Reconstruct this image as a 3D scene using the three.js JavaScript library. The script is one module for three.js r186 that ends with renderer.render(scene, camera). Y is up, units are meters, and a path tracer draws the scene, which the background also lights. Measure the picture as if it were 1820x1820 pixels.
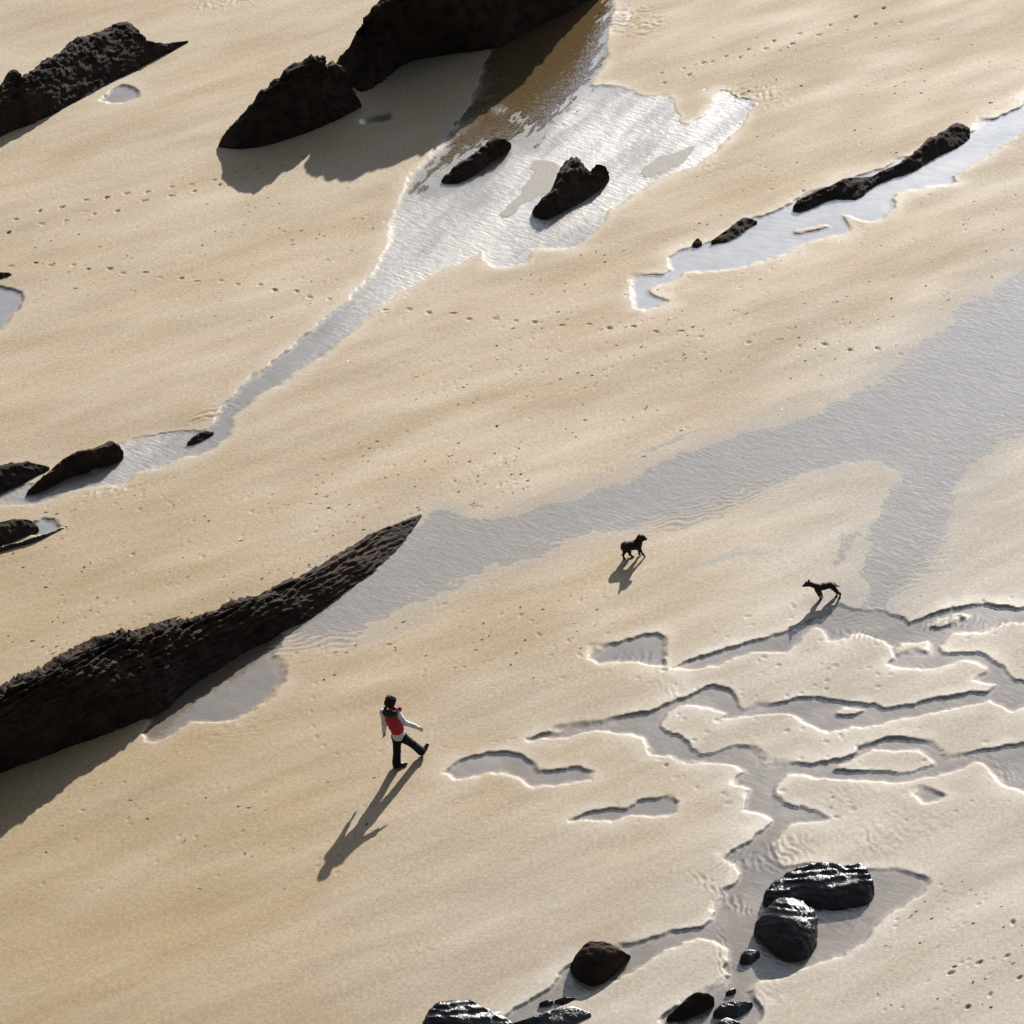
import * as THREE from 'three';
import { mergeGeometries } from 'three/addons/utils/BufferGeometryUtils.js';

// ------------------------------------------------------------------ camera, sky, sun, exposure
const scene = new THREE.Scene();
const R = Math.PI / 180, FOV = 12, TILT = 31, EYE = 54.4;                 // a long lens on a cliff top, looking down on the beach
const camera = new THREE.PerspectiveCamera(FOV, 1, 1, 3000);
camera.position.set(0, EYE, EYE / Math.tan(TILT * R));
camera.lookAt(0, 0, 0);
camera.updateMatrixWorld(true);
const renderer = new THREE.WebGLRenderer({ antialias: true });
renderer.toneMapping = THREE.LinearToneMapping;
renderer.toneMappingExposure = 2.4;
renderer.shadowMap.enabled = true;
renderer.setSize(1024, 1024);

const SUN_UP = 20.9, SUN_AZ = 17.8;                                           // low sun ahead of the camera, to the right
const sunDir = new THREE.Vector3(Math.sin(SUN_AZ * R) * Math.cos(SUN_UP * R), Math.sin(SUN_UP * R), -Math.cos(SUN_AZ * R) * Math.cos(SUN_UP * R));
const sun = new THREE.DirectionalLight(new THREE.Color().setRGB(1, 0.95, 0.885), 4.4);
sun.position.copy(sunDir).multiplyScalar(90);
sun.castShadow = true;
sun.shadow.mapSize.set(4096, 4096);
Object.assign(sun.shadow.camera, { left: -40, right: 40, top: 40, bottom: -40, near: 1, far: 250 });
scene.add(sun, sun.target);

{ // hazy sky: pale blue, whiter to the horizon, with the wide bright aureole that haze spreads round a low sun
  const W = 512, H = 256, data = new Float32Array(W * H * 4), d = new THREE.Vector3();
  for (let j = 0; j < H; j++) for (let i = 0; i < W; i++) {
    const el = ((j + 0.5) / H - 0.5) * Math.PI, az = ((i + 0.5) / W - 0.5) * 2 * Math.PI;
    d.set(Math.cos(el) * Math.cos(az), Math.sin(el), Math.cos(el) * Math.sin(az));
    const up = Math.max(d.y, 0), th = Math.acos(Math.min(1, Math.max(-1, d.dot(sunDir)))) / R;
    const hz = Math.exp(-up * 5), au = 1.7 * Math.exp(-th / 18) + 0.13 * Math.exp(-th / 45), k = (j * W + i) * 4;
    data[k] = 0.026 + 0.04 * hz + au * 0.84;
    data[k + 1] = 0.035 + 0.04 * hz + au * 0.97;
    data[k + 2] = 0.055 + 0.035 * hz + au * 1.2;
    data[k + 3] = 1;
  }
  const sky = new THREE.DataTexture(data, W, H, THREE.RGBAFormat, THREE.FloatType);
  sky.mapping = THREE.EquirectangularReflectionMapping;
  sky.magFilter = sky.minFilter = THREE.LinearFilter;
  sky.needsUpdate = true;
  scene.background = sky;
  scene.environment = sky;
}

// ------------------------------------------------------------------ helpers
let seed = 7;
const rnd = () => { seed = (seed + 0x6D2B79F5) | 0; let t = Math.imul(seed ^ (seed >>> 15), 1 | seed); t = (t + Math.imul(t ^ (t >>> 7), 61 | t)) ^ t; return ((t ^ (t >>> 14)) >>> 0) / 4294967296; };
const clamp = (x, a, b) => x < a ? a : x > b ? b : x;
const lerp = (a, b, t) => a + (b - a) * t;
const sstep = (a, b, x) => { const t = clamp((x - a) / (b - a), 0, 1); return t * t * (3 - 2 * t); };
const PERM = new Uint8Array(512);
{ const p = [...Array(256).keys()]; for (let i = 255; i > 0; i--) { const j = Math.floor(rnd() * (i + 1)); [p[i], p[j]] = [p[j], p[i]]; } for (let i = 0; i < 512; i++) PERM[i] = p[i & 255]; }
const G2 = [...Array(16).keys()].map((i) => [Math.cos(i / 16 * 2 * Math.PI), Math.sin(i / 16 * 2 * Math.PI)]);
function n2(x, y) {                                                         // gradient noise, about -1..1
  const X = Math.floor(x), Y = Math.floor(y); x -= X; y -= Y;
  const u = x * x * x * (x * (x * 6 - 15) + 10), v = y * y * y * (y * (y * 6 - 15) + 10), a = PERM[X & 255], b = PERM[(X + 1) & 255];
  const g = (h, dx, dy) => { const q = G2[h & 15]; return q[0] * dx + q[1] * dy; };
  return 1.5 * lerp(lerp(g(PERM[a + (Y & 255)], x, y), g(PERM[b + (Y & 255)], x - 1, y), u), lerp(g(PERM[a + ((Y + 1) & 255)], x, y - 1), g(PERM[b + ((Y + 1) & 255)], x - 1, y - 1), u), v);
}
const G3 = [[1, 1, 0], [-1, 1, 0], [1, -1, 0], [-1, -1, 0], [1, 0, 1], [-1, 0, 1], [1, 0, -1], [-1, 0, -1], [0, 1, 1], [0, -1, 1], [0, 1, -1], [0, -1, -1]];
function n3(x, y, z) {
  const X = Math.floor(x), Y = Math.floor(y), Z = Math.floor(z); x -= X; y -= Y; z -= Z;
  const f = (t) => t * t * t * (t * (t * 6 - 15) + 10), u = f(x), v = f(y), w = f(z);
  const g = (i, j, k) => { const q = G3[PERM[(PERM[(PERM[(X + i) & 255] + Y + j) & 255] + Z + k) & 255] % 12]; return q[0] * (x - i) + q[1] * (y - j) + q[2] * (z - k); };
  return lerp(lerp(lerp(g(0, 0, 0), g(1, 0, 0), u), lerp(g(0, 1, 0), g(1, 1, 0), u), v), lerp(lerp(g(0, 0, 1), g(1, 0, 1), u), lerp(g(0, 1, 1), g(1, 1, 1), u), v), w);
}
const fb2 = (x, y, o = 3) => { let s = 0, a = 1; for (let i = 0; i < o; i++) { s += a * n2(x, y); x = x * 2.03 + 17.1; y = y * 2.03 - 9.7; a *= 0.5; } return s; };
const fb3 = (x, y, z, o = 4) => { let s = 0, a = 1; for (let i = 0; i < o; i++) { s += a * n3(x, y, z); x = x * 2.03 + 7.1; y = y * 2.03 - 3.7; z = z * 2.03 + 1.3; a *= 0.5; } return s; };

// survey: a point of the photograph (1820 x 1820) on the level plane at height y, or on the upright plane at depth z
const ray = new THREE.Vector3();
function sight(px, py) { const t = Math.tan(FOV / 2 * R); return ray.set((px - 910) / 910 * t, (910 - py) / 910 * t, -1).applyQuaternion(camera.quaternion); }
const at = (px, py, y = 0) => { const r = sight(px, py), k = (y - EYE) / r.y; return new THREE.Vector3(camera.position.x + r.x * k, y, camera.position.z + r.z * k); };
const upright = (px, py, z) => { const r = sight(px, py), k = (z - camera.position.z) / r.z; return new THREE.Vector3(camera.position.x + r.x * k, EYE + r.y * k, z); };
const pts = (s) => s.trim().split(/\s+/).map((q) => q.split(',').map(Number));
const ground = (s) => pts(s).map(([x, y]) => { const p = at(x, y); return [p.x, p.z]; });

const taken = {};
const numbered = (name) => { const n = taken[name] = (taken[name] ?? -1) + 1; return n ? `${name}_${String(n).padStart(3, '0')}` : name; };
function add(o, name, label, category, group, kind) {
  o.name = numbered(name); o.userData = { label };
  if (category) o.userData.category = category;
  if (group) o.userData.group = group;
  if (kind) o.userData.kind = kind;
  o.traverse((c) => { c.castShadow = c.receiveShadow = true; });
  scene.add(o); return o;
}
function part(parent, name, geometry, material, label) { const m = new THREE.Mesh(geometry, material); m.name = name; m.castShadow = m.receiveShadow = true; if (label) m.userData.label = label; parent.add(m); return m; }
function tile(n, fn, srgb) {                                                // a grey texture that repeats
  const d = new Uint8Array(n * n * 4);
  for (let j = 0; j < n; j++) for (let i = 0; i < n; i++) { const v = clamp(fn(i / n, j / n), 0, 1) * 255, k = (j * n + i) * 4; d[k] = d[k + 1] = d[k + 2] = v; d[k + 3] = 255; }
  const t = new THREE.DataTexture(d, n, n); t.wrapS = t.wrapT = THREE.RepeatWrapping; t.magFilter = t.minFilter = THREE.LinearFilter; if (srgb) t.colorSpace = THREE.SRGBColorSpace; t.needsUpdate = true; return t;
}
const wrapNoise = (u, v, fx, fy, s = 0) => {                                // periodic noise from a blend of four shifted copies
  const f = (a, b) => n2(a * fx + s, b * fy + s * 1.7);
  return (f(u, v) * (1 - u) * (1 - v) + f(u - 1, v) * u * (1 - v) + f(u, v - 1) * (1 - u) * v + f(u - 1, v - 1) * u * v) / Math.sqrt((u * u + (1 - u) * (1 - u)) * (v * v + (1 - v) * (1 - v)));
};

// ------------------------------------------------------------------ the water bodies, as outlines on the ground
// upper stream with its ponds
const A = [ground(`1088,-40 1086,30 1080,70 1078,96 1068,122 1050,150 1075,151 1120,163 1150,174 1180,178 1200,200 1204,222 1240,212 1268,190 1270,168 1285,160 1310,172 1335,180 1330,205 1300,240 1270,270
 1240,292 1200,305 1150,332 1100,358 1066,395 1040,430 1000,440 945,442 930,468 882,473 862,462 858,448 800,472 742,502 690,532 640,572 582,626 522,666 480,692 442,722 414,745 410,762 400,782 380,795 340,811 290,830 240,842 216,860 188,862
 150,868 108,880 60,893 0,897 -50,905 -50,870 0,855 40,862 100,850 160,838 212,815 218,800 240,784 285,770 340,766 370,764 384,745 398,716 440,680 500,630 560,580 630,520 670,470 692,430 700,382 714,346 734,312 768,272 800,232 834,186
 848,165 860,112 900,60 960,20 1000,-40`)];
const A_BARS = [ground('950,282 985,285 1000,300 985,335 950,352 905,385 880,383 915,350 935,318'), ground('1140,308 1150,290 1190,270 1236,258 1215,285 1180,305 1150,315')];
// pool under the ledge on the right
const B = [ground(`1190,455 1235,436 1265,426 1345,388 1412,358 1480,330 1560,300 1640,270 1722,236 1750,216 1800,196 1860,150 1860,190 1790,250 1730,290 1692,310 1702,322 1650,330 1592,345 1584,372 1545,392 1500,380 1508,408 1432,430 1380,455
 1330,470 1270,480 1215,484 1205,492 1160,506 1152,520 1178,538 1150,550 1130,545 1124,510 1130,492 1165,488 1192,480`)];
const B_BARS = [ground('1410,410 1440,402 1470,397 1475,401 1445,410 1415,414')];
// wide shallow sheet of water, the pool at the foot of the long ridge, and the braid below the dogs
const C = [ground(`1880,440 1780,490 1700,540 1640,600 1560,660 1500,700 1400,735 1300,765 1200,800 1120,835 1050,860 960,890 890,913 842,920 815,905 790,896 758,903 735,925 690,960 620,1010 540,1070 470,1125 450,1150 500,1150 560,1143 626,1135 680,1110 740,1080 800,1050 860,1025 930,1000 1000,975 1100,945 1200,925 1300,892 1400,862 1500,838 1570,838
 1552,880 1540,930 1528,985 1512,1050 1490,1090 1600,1100 1618,1060 1652,1020 1686,960 1706,900 1745,850 1800,790 1880,720`)];
const E = [
  ground(`1500,1070 1590,1068 1602,1092 1614,1108 1660,1091 1700,1079 1740,1074 1790,1078 1880,1084 1880,1106 1800,1106 1770,1112 1735,1122 1690,1120 1680,1130 1672,1158 1740,1160 1766,1172 1786,1190 1806,1206 1880,1215 1880,1250 1820,1250 1800,1262 1776,1250
  1756,1240 1745,1246 1700,1258 1640,1270 1600,1276 1560,1286 1510,1292 1470,1297 1440,1288 1410,1272 1385,1266 1350,1268 1310,1273 1285,1279 1288,1268 1250,1255 1225,1248 1200,1258 1172,1276 1180,1298 1214,1309 1226,1330 1246,1340 1270,1336 1300,1325 1330,1330 1346,1345 1350,1360 1400,1358
  1470,1352 1500,1345 1545,1325 1580,1312 1620,1312 1652,1321 1670,1342 1690,1346 1730,1338 1760,1330 1880,1322 1880,1405 1800,1400 1770,1378 1750,1356 1738,1353 1690,1369 1650,1379 1600,1389 1540,1386 1500,1385 1450,1382 1430,1375 1400,1375 1380,1392 1372,1412 1390,1424 1440,1437 1472,1452
  1440,1460 1410,1463 1385,1480 1371,1496 1376,1522 1392,1540 1440,1536 1545,1545 1600,1548 1648,1560 1640,1580 1610,1602 1560,1640 1530,1670 1500,1690 1450,1712 1400,1731 1348,1742 1330,1760 1345,1780 1350,1800 1320,1835 1190,1835 1180,1802 1220,1782 1270,1762 1290,1750 1296,1732 1284,1720 1296,1706 1291,1682 1270,1669 1240,1669
  1200,1681 1160,1701 1125,1722 1090,1742 1030,1768 980,1798 950,1835 870,1835 905,1800 955,1768 985,1745 1000,1728 1020,1712 1060,1700 1110,1688 1150,1671 1200,1656 1250,1645 1270,1620 1290,1590 1318,1552 1306,1530 1290,1522 1300,1510 1334,1496 1344,1476 1370,1456 1350,1441 1325,1436 1330,1420 1335,1399 1308,1391 1310,1380
  1325,1369 1310,1362 1290,1358 1240,1352 1205,1350 1190,1343 1158,1339 1160,1326 1150,1313 1130,1304 1100,1300 1060,1296 1000,1309 940,1314 1000,1300 1050,1290 1100,1280 1150,1265 1200,1245 1250,1222 1280,1219 1305,1229 1310,1250 1320,1263 1380,1248 1430,1240 1500,1246 1555,1250 1570,1259 1640,1245 1700,1235 1757,1227
  1771,1215 1735,1205 1756,1191 1746,1175 1710,1170 1680,1180 1640,1188 1605,1188 1580,1180 1588,1170 1585,1145 1545,1130 1515,1124 1500,1131 1475,1138 1470,1120 1450,1114 1430,1126 1405,1146 1394,1156 1345,1158 1300,1170 1270,1180 1212,1189 1196,1186 1240,1170 1300,1150 1350,1135 1400,1117 1435,1103 1470,1092`)];
const E_BARS = [ground('1594,1163 1588,1160 1600,1139 1622,1140 1650,1138 1655,1150 1658,1163 1630,1161'), ground('1484,1264 1495,1257 1520,1255 1540,1259 1530,1268 1500,1274 1486,1271'),
  ground('1480,1366 1510,1350 1545,1334 1575,1333 1620,1329 1645,1339 1660,1354 1640,1365 1600,1372 1540,1370'), ground('1652,1112 1668,1100 1700,1090 1724,1092 1722,1100 1690,1112 1665,1116')];
const POOLS = [
  ['brown shaded pool along the foot of the long ridge', '500,1128 430,1152 360,1192 300,1240 255,1300 282,1312 318,1292 345,1282 400,1278 450,1258 490,1222 505,1204 498,1188 474,1168 490,1145'],
  ['pale damp pool in the sand left of the dogs with rippled near edge', '1046,1170 1060,1156 1100,1140 1140,1127 1166,1124 1180,1130 1178,1146 1175,1166 1180,1180 1150,1178 1120,1172 1060,1175'],
  ['curved shallow pool just right of the walking person', '790,1370 800,1358 840,1345 890,1337 920,1340 940,1355 950,1370 990,1367 1035,1362 1048,1370 1045,1382 1010,1390 970,1393 940,1390 920,1378 890,1370 850,1375 810,1380'],
  ['narrow two-lobed pool below the curved pool right of the person', '1015,1455 1040,1443 1080,1438 1110,1435 1140,1420 1180,1415 1205,1425 1200,1440 1160,1447 1120,1445 1090,1460 1050,1455'],
  ['tiny round pool in the sand bar above the wet boulders', '1630,1415 1640,1408 1660,1407 1675,1412 1665,1422 1645,1425'],
  ['bright pool at the left edge beside a dark ledge', '-30,512 20,514 40,520 35,540 20,560 0,578 -30,590'],
  ['small bright pool between the two low ledges at left', '62,926 100,922 106,934 80,946 68,950 50,945'],
  ['sliver of bright water in the shadow of the big rock', '640,212 655,207 690,200 692,212 645,217'],
  ['round brown pool at the foot of the upper left ridge', '180,175 190,165 215,150 240,154 242,168 215,180 192,180'],
].map(([label, s]) => ({ label, poly: [ground(s)] }));

function spline(p, step) {                                                  // closed Catmull-Rom, resampled
  const out = [], n = p.length;
  for (let i = 0; i < n; i++) {
    const a = p[(i + n - 1) % n], b = p[i], c = p[(i + 1) % n], d = p[(i + 2) % n], m = Math.max(1, Math.min(5, Math.round(Math.hypot(c[0] - b[0], c[1] - b[1]) / step)));
    for (let k = 0; k < m; k++) { const t = k / m, f = (q) => 0.5 * (2 * b[q] + (c[q] - a[q]) * t + (2 * a[q] - 5 * b[q] + 4 * c[q] - d[q]) * t * t + (3 * b[q] - a[q] - 3 * c[q] + d[q]) * t * t * t); out.push([f(0), f(1)]); }
  }
  return out;
}

// ------------------------------------------------------------------ the beach: one sheet, finely divided where the camera looks
const NU = 900, NV = 940, ZFAR = -27.6, ZNEAR = 19.4, N = (NU + 1) * (NV + 1);
const zAt = (v) => lerp(ZFAR, ZNEAR, v * (1.16 - 0.16 * v)), halfAt = (z) => lerp(15.2, 10.5, (z - ZFAR) / (ZNEAR - ZFAR));
const GX = new Float32Array(N), GZ = new Float32Array(N), WX = new Float32Array(N), WZ = new Float32Array(N);
for (let j = 0, k = 0; j <= NV; j++) for (let i = 0; i <= NU; i++, k++) {
  const z = zAt(j / NV), x = (i / NU * 2 - 1) * halfAt(z);
  GX[k] = x; GZ[k] = z;
  WX[k] = x + 0.07 * n2(x * 1.3, z * 1.3) + 0.042 * n2(x * 4.1 + 9, z * 4.1) + 0.02 * n2(x * 11, z * 9);
  WZ[k] = z + 0.08 * n2(x * 1.3 + 40, z * 1.3 + 7) + 0.05 * n2(x * 4.1 + 3, z * 4.1 + 31) + 0.022 * n2(x * 11 + 5, z * 9);
}
function field(polys, bars, reach) {                                        // signed distance to the shore and which way the shore looks
  const sd = new Float32Array(N).fill(9), gz = new Float32Array(N);
  const one = (poly, sign) => {
    const p = spline(poly, 0.22), m = p.length, xs = p.map((q) => q[0]), zs = p.map((q) => q[1]);
    const x0 = Math.min(...xs) - reach, x1 = Math.max(...xs) + reach, z0 = Math.min(...zs) - reach, z1 = Math.max(...zs) + reach;
    for (let k = 0; k < N; k++) {
      const x = WX[k], z = WZ[k];
      if (x < x0 || x > x1 || z < z0 || z > z1) continue;
      let best = 1e9, bz = 0, inside = false;
      for (let a = 0, b = m - 1; a < m; b = a++) {
        const ax = xs[a], az = zs[a], bx = xs[b], bzz = zs[b], ex = bx - ax, ez = bzz - az, wx = x - ax, wz = z - az;
        if ((az > z) !== (bzz > z) && x < ex * wz / ez + ax) inside = !inside;
        let t = (wx * ex + wz * ez) / (ex * ex + ez * ez || 1e-9); t = t < 0 ? 0 : t > 1 ? 1 : t;
        const dx = wx - ex * t, dz = wz - ez * t, d = dx * dx + dz * dz;
        if (d < best) { best = d; bz = dz; }
      }
      let s = Math.sqrt(best), g = s > 1e-5 ? bz / s : 0;
      if (inside) { s = -s; g = -g; }
      if (sign > 0) { if (s < sd[k]) { sd[k] = s; gz[k] = g; } } else if (-s > sd[k]) { sd[k] = -s; gz[k] = -g; }
    }
  };
  polys.forEach((p) => one(p, 1));
  bars.forEach((p) => one(p, -1));
  return { sd, gz };
}
const zC0 = at(910, 985).z, zC1 = at(910, 1085).z, xE = at(1150, 1200).x;
const bodies = [
  { name: 'upper_stream', label: 'sunlit stream running from the big rock down to the ledges at left', polys: A, bars: A_BARS, awash: true, level: () => -0.013, bed: () => -0.032, far: [0.02, 0.04], near: [0.1, 0.14], look: 'flow' },
  { name: 'ledge_pool', label: 'long pale pool beside the thin dark ledge at right', polys: B, bars: B_BARS, level: () => -0.024, bed: () => -0.046, far: [0.03, 0.06], near: [0.12, 0.08], look: 'calm' },
  { name: 'shallow_stream', label: 'wide thin sheet of grey water between the long ridge and the dogs', polys: C, bars: [], level: (x, z) => lerp(-0.009, -0.026, sstep(zC0, zC1, z) * sstep(xE - 2, xE, x)), bed: (x, z) => lerp(-0.021, -0.046, sstep(zC0, zC1, z) * sstep(xE - 2, xE, x)), far: [0.4, 1.1], near: [0.45, 1.1], look: 'sheet' },
  { name: 'braided_channel', label: 'braided channels of grey water winding between sand bars below the dogs', polys: E, bars: E_BARS, level: () => -0.026, bed: () => -0.046, far: [0.025, 0.03], near: [0.095, 0.05], look: 'braid' },
  ...POOLS.map((p) => ({ name: 'tide_pool', label: p.label, polys: p.poly, bars: [], level: () => -0.028, bed: () => -0.046, far: [0.03, 0.04], near: [0.13, 0.05], look: /bright/.test(p.label) ? 'calm' : 'pool' })),
];
const HT = new Float32Array(N), FILM = new Float32Array(N), WET = new Float32Array(N), SH = new Float32Array(N).fill(9), SO = new Float32Array(N).fill(9);
for (let k = 0; k < N; k++) {                                               // low swells drawn out along the run of the ebb, then wind and water grain
  const x = GX[k], z = GZ[k], a = x * 0.79 - z * 0.61, c = x * 0.61 + z * 0.79;
  HT[k] = 0.03 * n2(a * 0.16, c * 0.42) + 0.013 * n2(a * 0.4 + 5, c * 1.25) + 0.0042 * n2(a * 0.9, c * 3.4 + 8) + 0.0016 * n2(x * 5, z * 5) + 0.0009 * n2(x * 13, z * 11);
}
const barShore = field(A_BARS, [], 0.3).sd, inBar = (b, k) => barShore[k] < 0.12;
for (const b of bodies) {
  const { sd, gz } = b.f = field(b.polys, b.bars, 0.8);
  for (let k = 0; k < N; k++) {
    const s = sd[k]; if (s > 0.75 || (b === bodies[3] && bodies[2].f.sd[k] < s)) continue;
    const q = sstep(-0.35, 0.45, gz[k]), x = GX[k], z = GZ[k], flat = 1 - sstep(-0.05, 0.75, s);
    const low = b.awash && inBar(b, k); const lip = 1 + 0.5 * n2(x * 2.1, z * 2.1), out = lerp(b.far[0] + 0.3 * sstep(0.0, 0.85, n2(x * 0.9 + 20, z * 0.9)) * (1 - 0.5 * n2(x * 4, z * 4)), b.near[0] * Math.max(0.4, lip), q), inn = lerp(b.far[1], b.near[1], q);
    const top = HT[k] * (1 - (b === bodies[3] ? 0.3 : 0.75) * flat) + (b === bodies[3] ? 0.012 * flat * n2(x * 0.75 + 60, z * 0.75) : 0), bed = b.bed(x, z) + 0.006 * n2(x * 1.1, z * 1.1) + 0.004 * n2(x * 3.1, z * 2.7);
    HT[k] = lerp(bed, low ? -0.0095 + 0.002 * n2(x * 3, z * 3) : top, sstep(-inn, out, s));
    if (s < SH[k]) SH[k] = s;
    if (b !== bodies[2] && s < SO[k]) SO[k] = s;
  }
}
// rippled patches: [x, y, half length, half width, turn, height, wavelength, turn of the crests], in photograph pixels and metres
const RIPPLES = `378,735 0.95 0.28 -40 .03 .17 60|1345,170 1.0 0.9 0 .028 .2 20|1128,38 1.0 1.3 0 .03 .22 75|555,1162 1.0 0.5 -15 .006 .12 80|420,1300 1.0 0.5 -30 .010 .2 70|1395,1510 0.9 0.5 -40 .022 .16 -20|1312,1530 0.6 0.5 20 .024 .16 20
 1262,1200 0.35 0.6 -50 .026 .16 -10|1190,1225 0.25 0.7 -50 .010 .16 -10|1530,1128 0.8 0.25 15 .028 .14 10|1690,1104 0.8 0.3 -15 .024 .14 20|1790,1108 0.7 0.2 0 .012 .14 20|1640,1005 0.7 1.0 -60 .005 .14 40|1288,1590 0.2 1.2 -40 .026 .13 -10|1286,1700 0.22 1.1 0 .02 .12 -20
 110,485 0.9 0.35 -25 .008 .16 40|1130,1165 0.7 0.3 -10 .014 .16 10|210,870 1.1 0.25 -20 .02 .18 30|395,5 1.2 0.5 -20 .024 .2 30|1600,1470 1.6 0.8 -20 .008 .3 -30|1560,1500 0.7 0.5 -50 .010 .16 -20|1510,1640 0.8 0.3 -30 .010 .14 40|1780,1370 0.5 0.5 -20 .014 .15 -20|1745,1345 0.7 0.3 0 .008 .15 10
 560,640 0.5 1.6 -40 .008 .15 20|1270,300 0.6 1.0 -35 .010 .16 40|1535,1060 0.25 0.8 -10 .007 .14 30|870,430 0.5 0.3 0 .004 .1 30|1500,1410 0.8 0.3 -20 .010 .15 -50|1370,1765 0.4 0.5 0 .010 .16 -30|735,1690 1.0 0.3 -30 .006 .2 0`.split('|').map((s) => s.trim().split(/[\s,]+/).map(Number));
for (const [px, py, rx, rz, turn, amp0, wl, cr] of RIPPLES) {
  const c = at(px, py), ca = Math.cos(turn * R), sa = Math.sin(turn * R), cc = Math.cos(cr * R), sc = Math.sin(cr * R), reach = Math.max(rx, rz) * 1.3, amp = amp0 * 0.8;
  for (let k = 0; k < N; k++) {
    const x = GX[k] - c.x, z = GZ[k] - c.z; if (Math.abs(x) > reach || Math.abs(z) > reach) continue;
    const u = (x * ca + z * sa) / rx, v = (-x * sa + z * ca) / rz, m = 1 - sstep(0.35, 1.15, Math.sqrt(u * u + v * v) + 0.3 * n2(GX[k] * 2.5, GZ[k] * 2.5)); if (m <= 0) continue;
    const ph = (x * cc + z * sc) / wl + 0.9 * n2(GX[k] * 2.2, GZ[k] * 2.2) + 0.3 * n2(GX[k] * 6, GZ[k] * 6), w = 1 - Math.abs(Math.sin(ph * Math.PI));
    HT[k] += m * amp * (w - 0.4 + 0.5 * n2(GX[k] * 7, GZ[k] * 6));
  }
}
{ // ripple band where the thin sheet of water leaves the sand
  const { sd, gz } = bodies[2].f;
  for (let k = 0; k < N; k++) {
    const s = sd[k]; if (s > 0.5 || s < -1.4) continue;
    const x = GX[k], z = GZ[k], m = sstep(-1.4, -0.1, s) * (1 - sstep(0.1, 0.5, s)) * sstep(-0.5, 0.5, n2(x * 0.35 + 3, z * 0.35)) * sstep(0, 0.5, gz[k]);
    HT[k] += m * 0.007 * (1 - 2 * Math.abs(Math.sin(Math.PI * ((x * 0.35 + z) / 0.17 + 1.1 * n2(x * 1.7, z * 1.7)))));
  }
}
// footprints: pressed into the sand with a low rim
function press(x, z, dir, len, wid, depth) {
  const ca = Math.cos(dir), sa = Math.sin(dir), v0 = (z - ZFAR) / (ZNEAR - ZFAR);
  const find = (zz) => { let lo = 0, hi = NV; while (hi - lo > 1) { const m = (lo + hi) >> 1; zAt(m / NV) < zz ? lo = m : hi = m; } return lo; };
  const r = len * 1.6, j0 = Math.max(0, find(z - r)), j1 = Math.min(NV, find(z + r) + 1);
  for (let j = j0; j <= j1; j++) {
    const h = halfAt(zAt(j / NV)), i0 = Math.max(0, Math.floor(((x - r) / h + 1) / 2 * NU)), i1 = Math.min(NU, Math.ceil(((x + r) / h + 1) / 2 * NU));
    for (let i = i0; i <= i1; i++) {
      const k = j * (NU + 1) + i, dx = GX[k] - x, dz = GZ[k] - z, u = (dx * ca + dz * sa) / len, v = (-dx * sa + dz * ca) / wid, q = Math.sqrt(u * u + v * v);
      HT[k] += q < 1 ? -depth * (1 - q * q * q) : q < 1.7 ? depth * 0.2 * (1 - Math.abs(q - 1.3) / 0.4) : 0;
    }
  }
}
const TRACKS = [pts('20,473 63,468 90,474 130,473 157,479 195,478 218,486 258,485 285,493 322,494 350,500 393,499 423,506 462,507 488,516 527,518 550,528 585,532 684,551 727,550 762,556 805,557 833,567 880,567 917,571 950,573 998,578 1047,576 1083,583 1125,580 1165,590 1210,590 1245,600 1330,610 1385,605 1420,616 1465,612 1510,622 1560,620 1600,630'),
  pts('28,390 75,398 117,392 167,380 208,375 257,357 305,348 345,340 390,329 430,318 465,310 500,296 540,280'), pts('15,413 70,375 110,368 153,355 190,350 225,343 262,341 305,332 340,328 380,320 420,306 455,300'),
  pts('1175,130 1215,122 1250,112 1290,100 1330,88 1375,73 1420,60 1475,45 1520,30 1570,15'), pts('1180,147 1225,133 1266,110 1315,102 1360,87 1408,78 1455,62 1505,54 1555,43 1600,40'),
  pts('1010,1140 1030,1165 945,1105 925,1095 958,1130 985,1150'), pts('560,1215 556,1240 553,1265 556,1290 562,1310 575,1325 598,1340 640,1337 675,1335 720,1335 790,1328 880,1318 910,1314'),
  pts('1690,1730 1740,1712 1790,1700 1800,1640 1760,1768 1720,1790 1812,1738')];
TRACKS.forEach((t, n) => t.forEach(([px, py], i) => { const faint = n === 6 ? 0.4 : n === 5 ? 0.8 : n > 6 ? 1.3 : 1.2 + 0.7 * rnd(); const p = at(px, py), [ax, ay] = t[Math.max(0, i - 1)], [bx, by] = t[Math.min(t.length - 1, i + 1)], a = at(ax, ay), b = at(bx, by); press(p.x, p.z, Math.atan2(b.z - a.z, b.x - a.x) + (rnd() - 0.5) * 0.5, 0.07 + rnd() * 0.045, 0.038 + rnd() * 0.014, faint * (0.018 + rnd() * 0.01)); }));
const near = (px, py) => { const p = at(px, py); let lo = 0, hi = NV; while (hi - lo > 1) { const m = (lo + hi) >> 1; zAt(m / NV) < p.z ? lo = m : hi = m; } return clamp(lo, 0, NV) * (NU + 1) + clamp(Math.round((p.x / halfAt(p.z) + 1) / 2 * NU), 0, NU); };
for (let n = 0; n < 170; n++) {                                             // old soft prints on the bars of the braid
  const px = 1080 + rnd() * 740, py = 1060 + rnd() * 400, k = near(px, py); if (SH[k] < 0.12) continue;
  const p = at(px, py), r = 0.035 + rnd() * rnd() * 0.055; press(p.x, p.z, rnd() * 0.8 - 0.4, r * 1.3, r, 0.007 + rnd() * 0.012);
}
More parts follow.
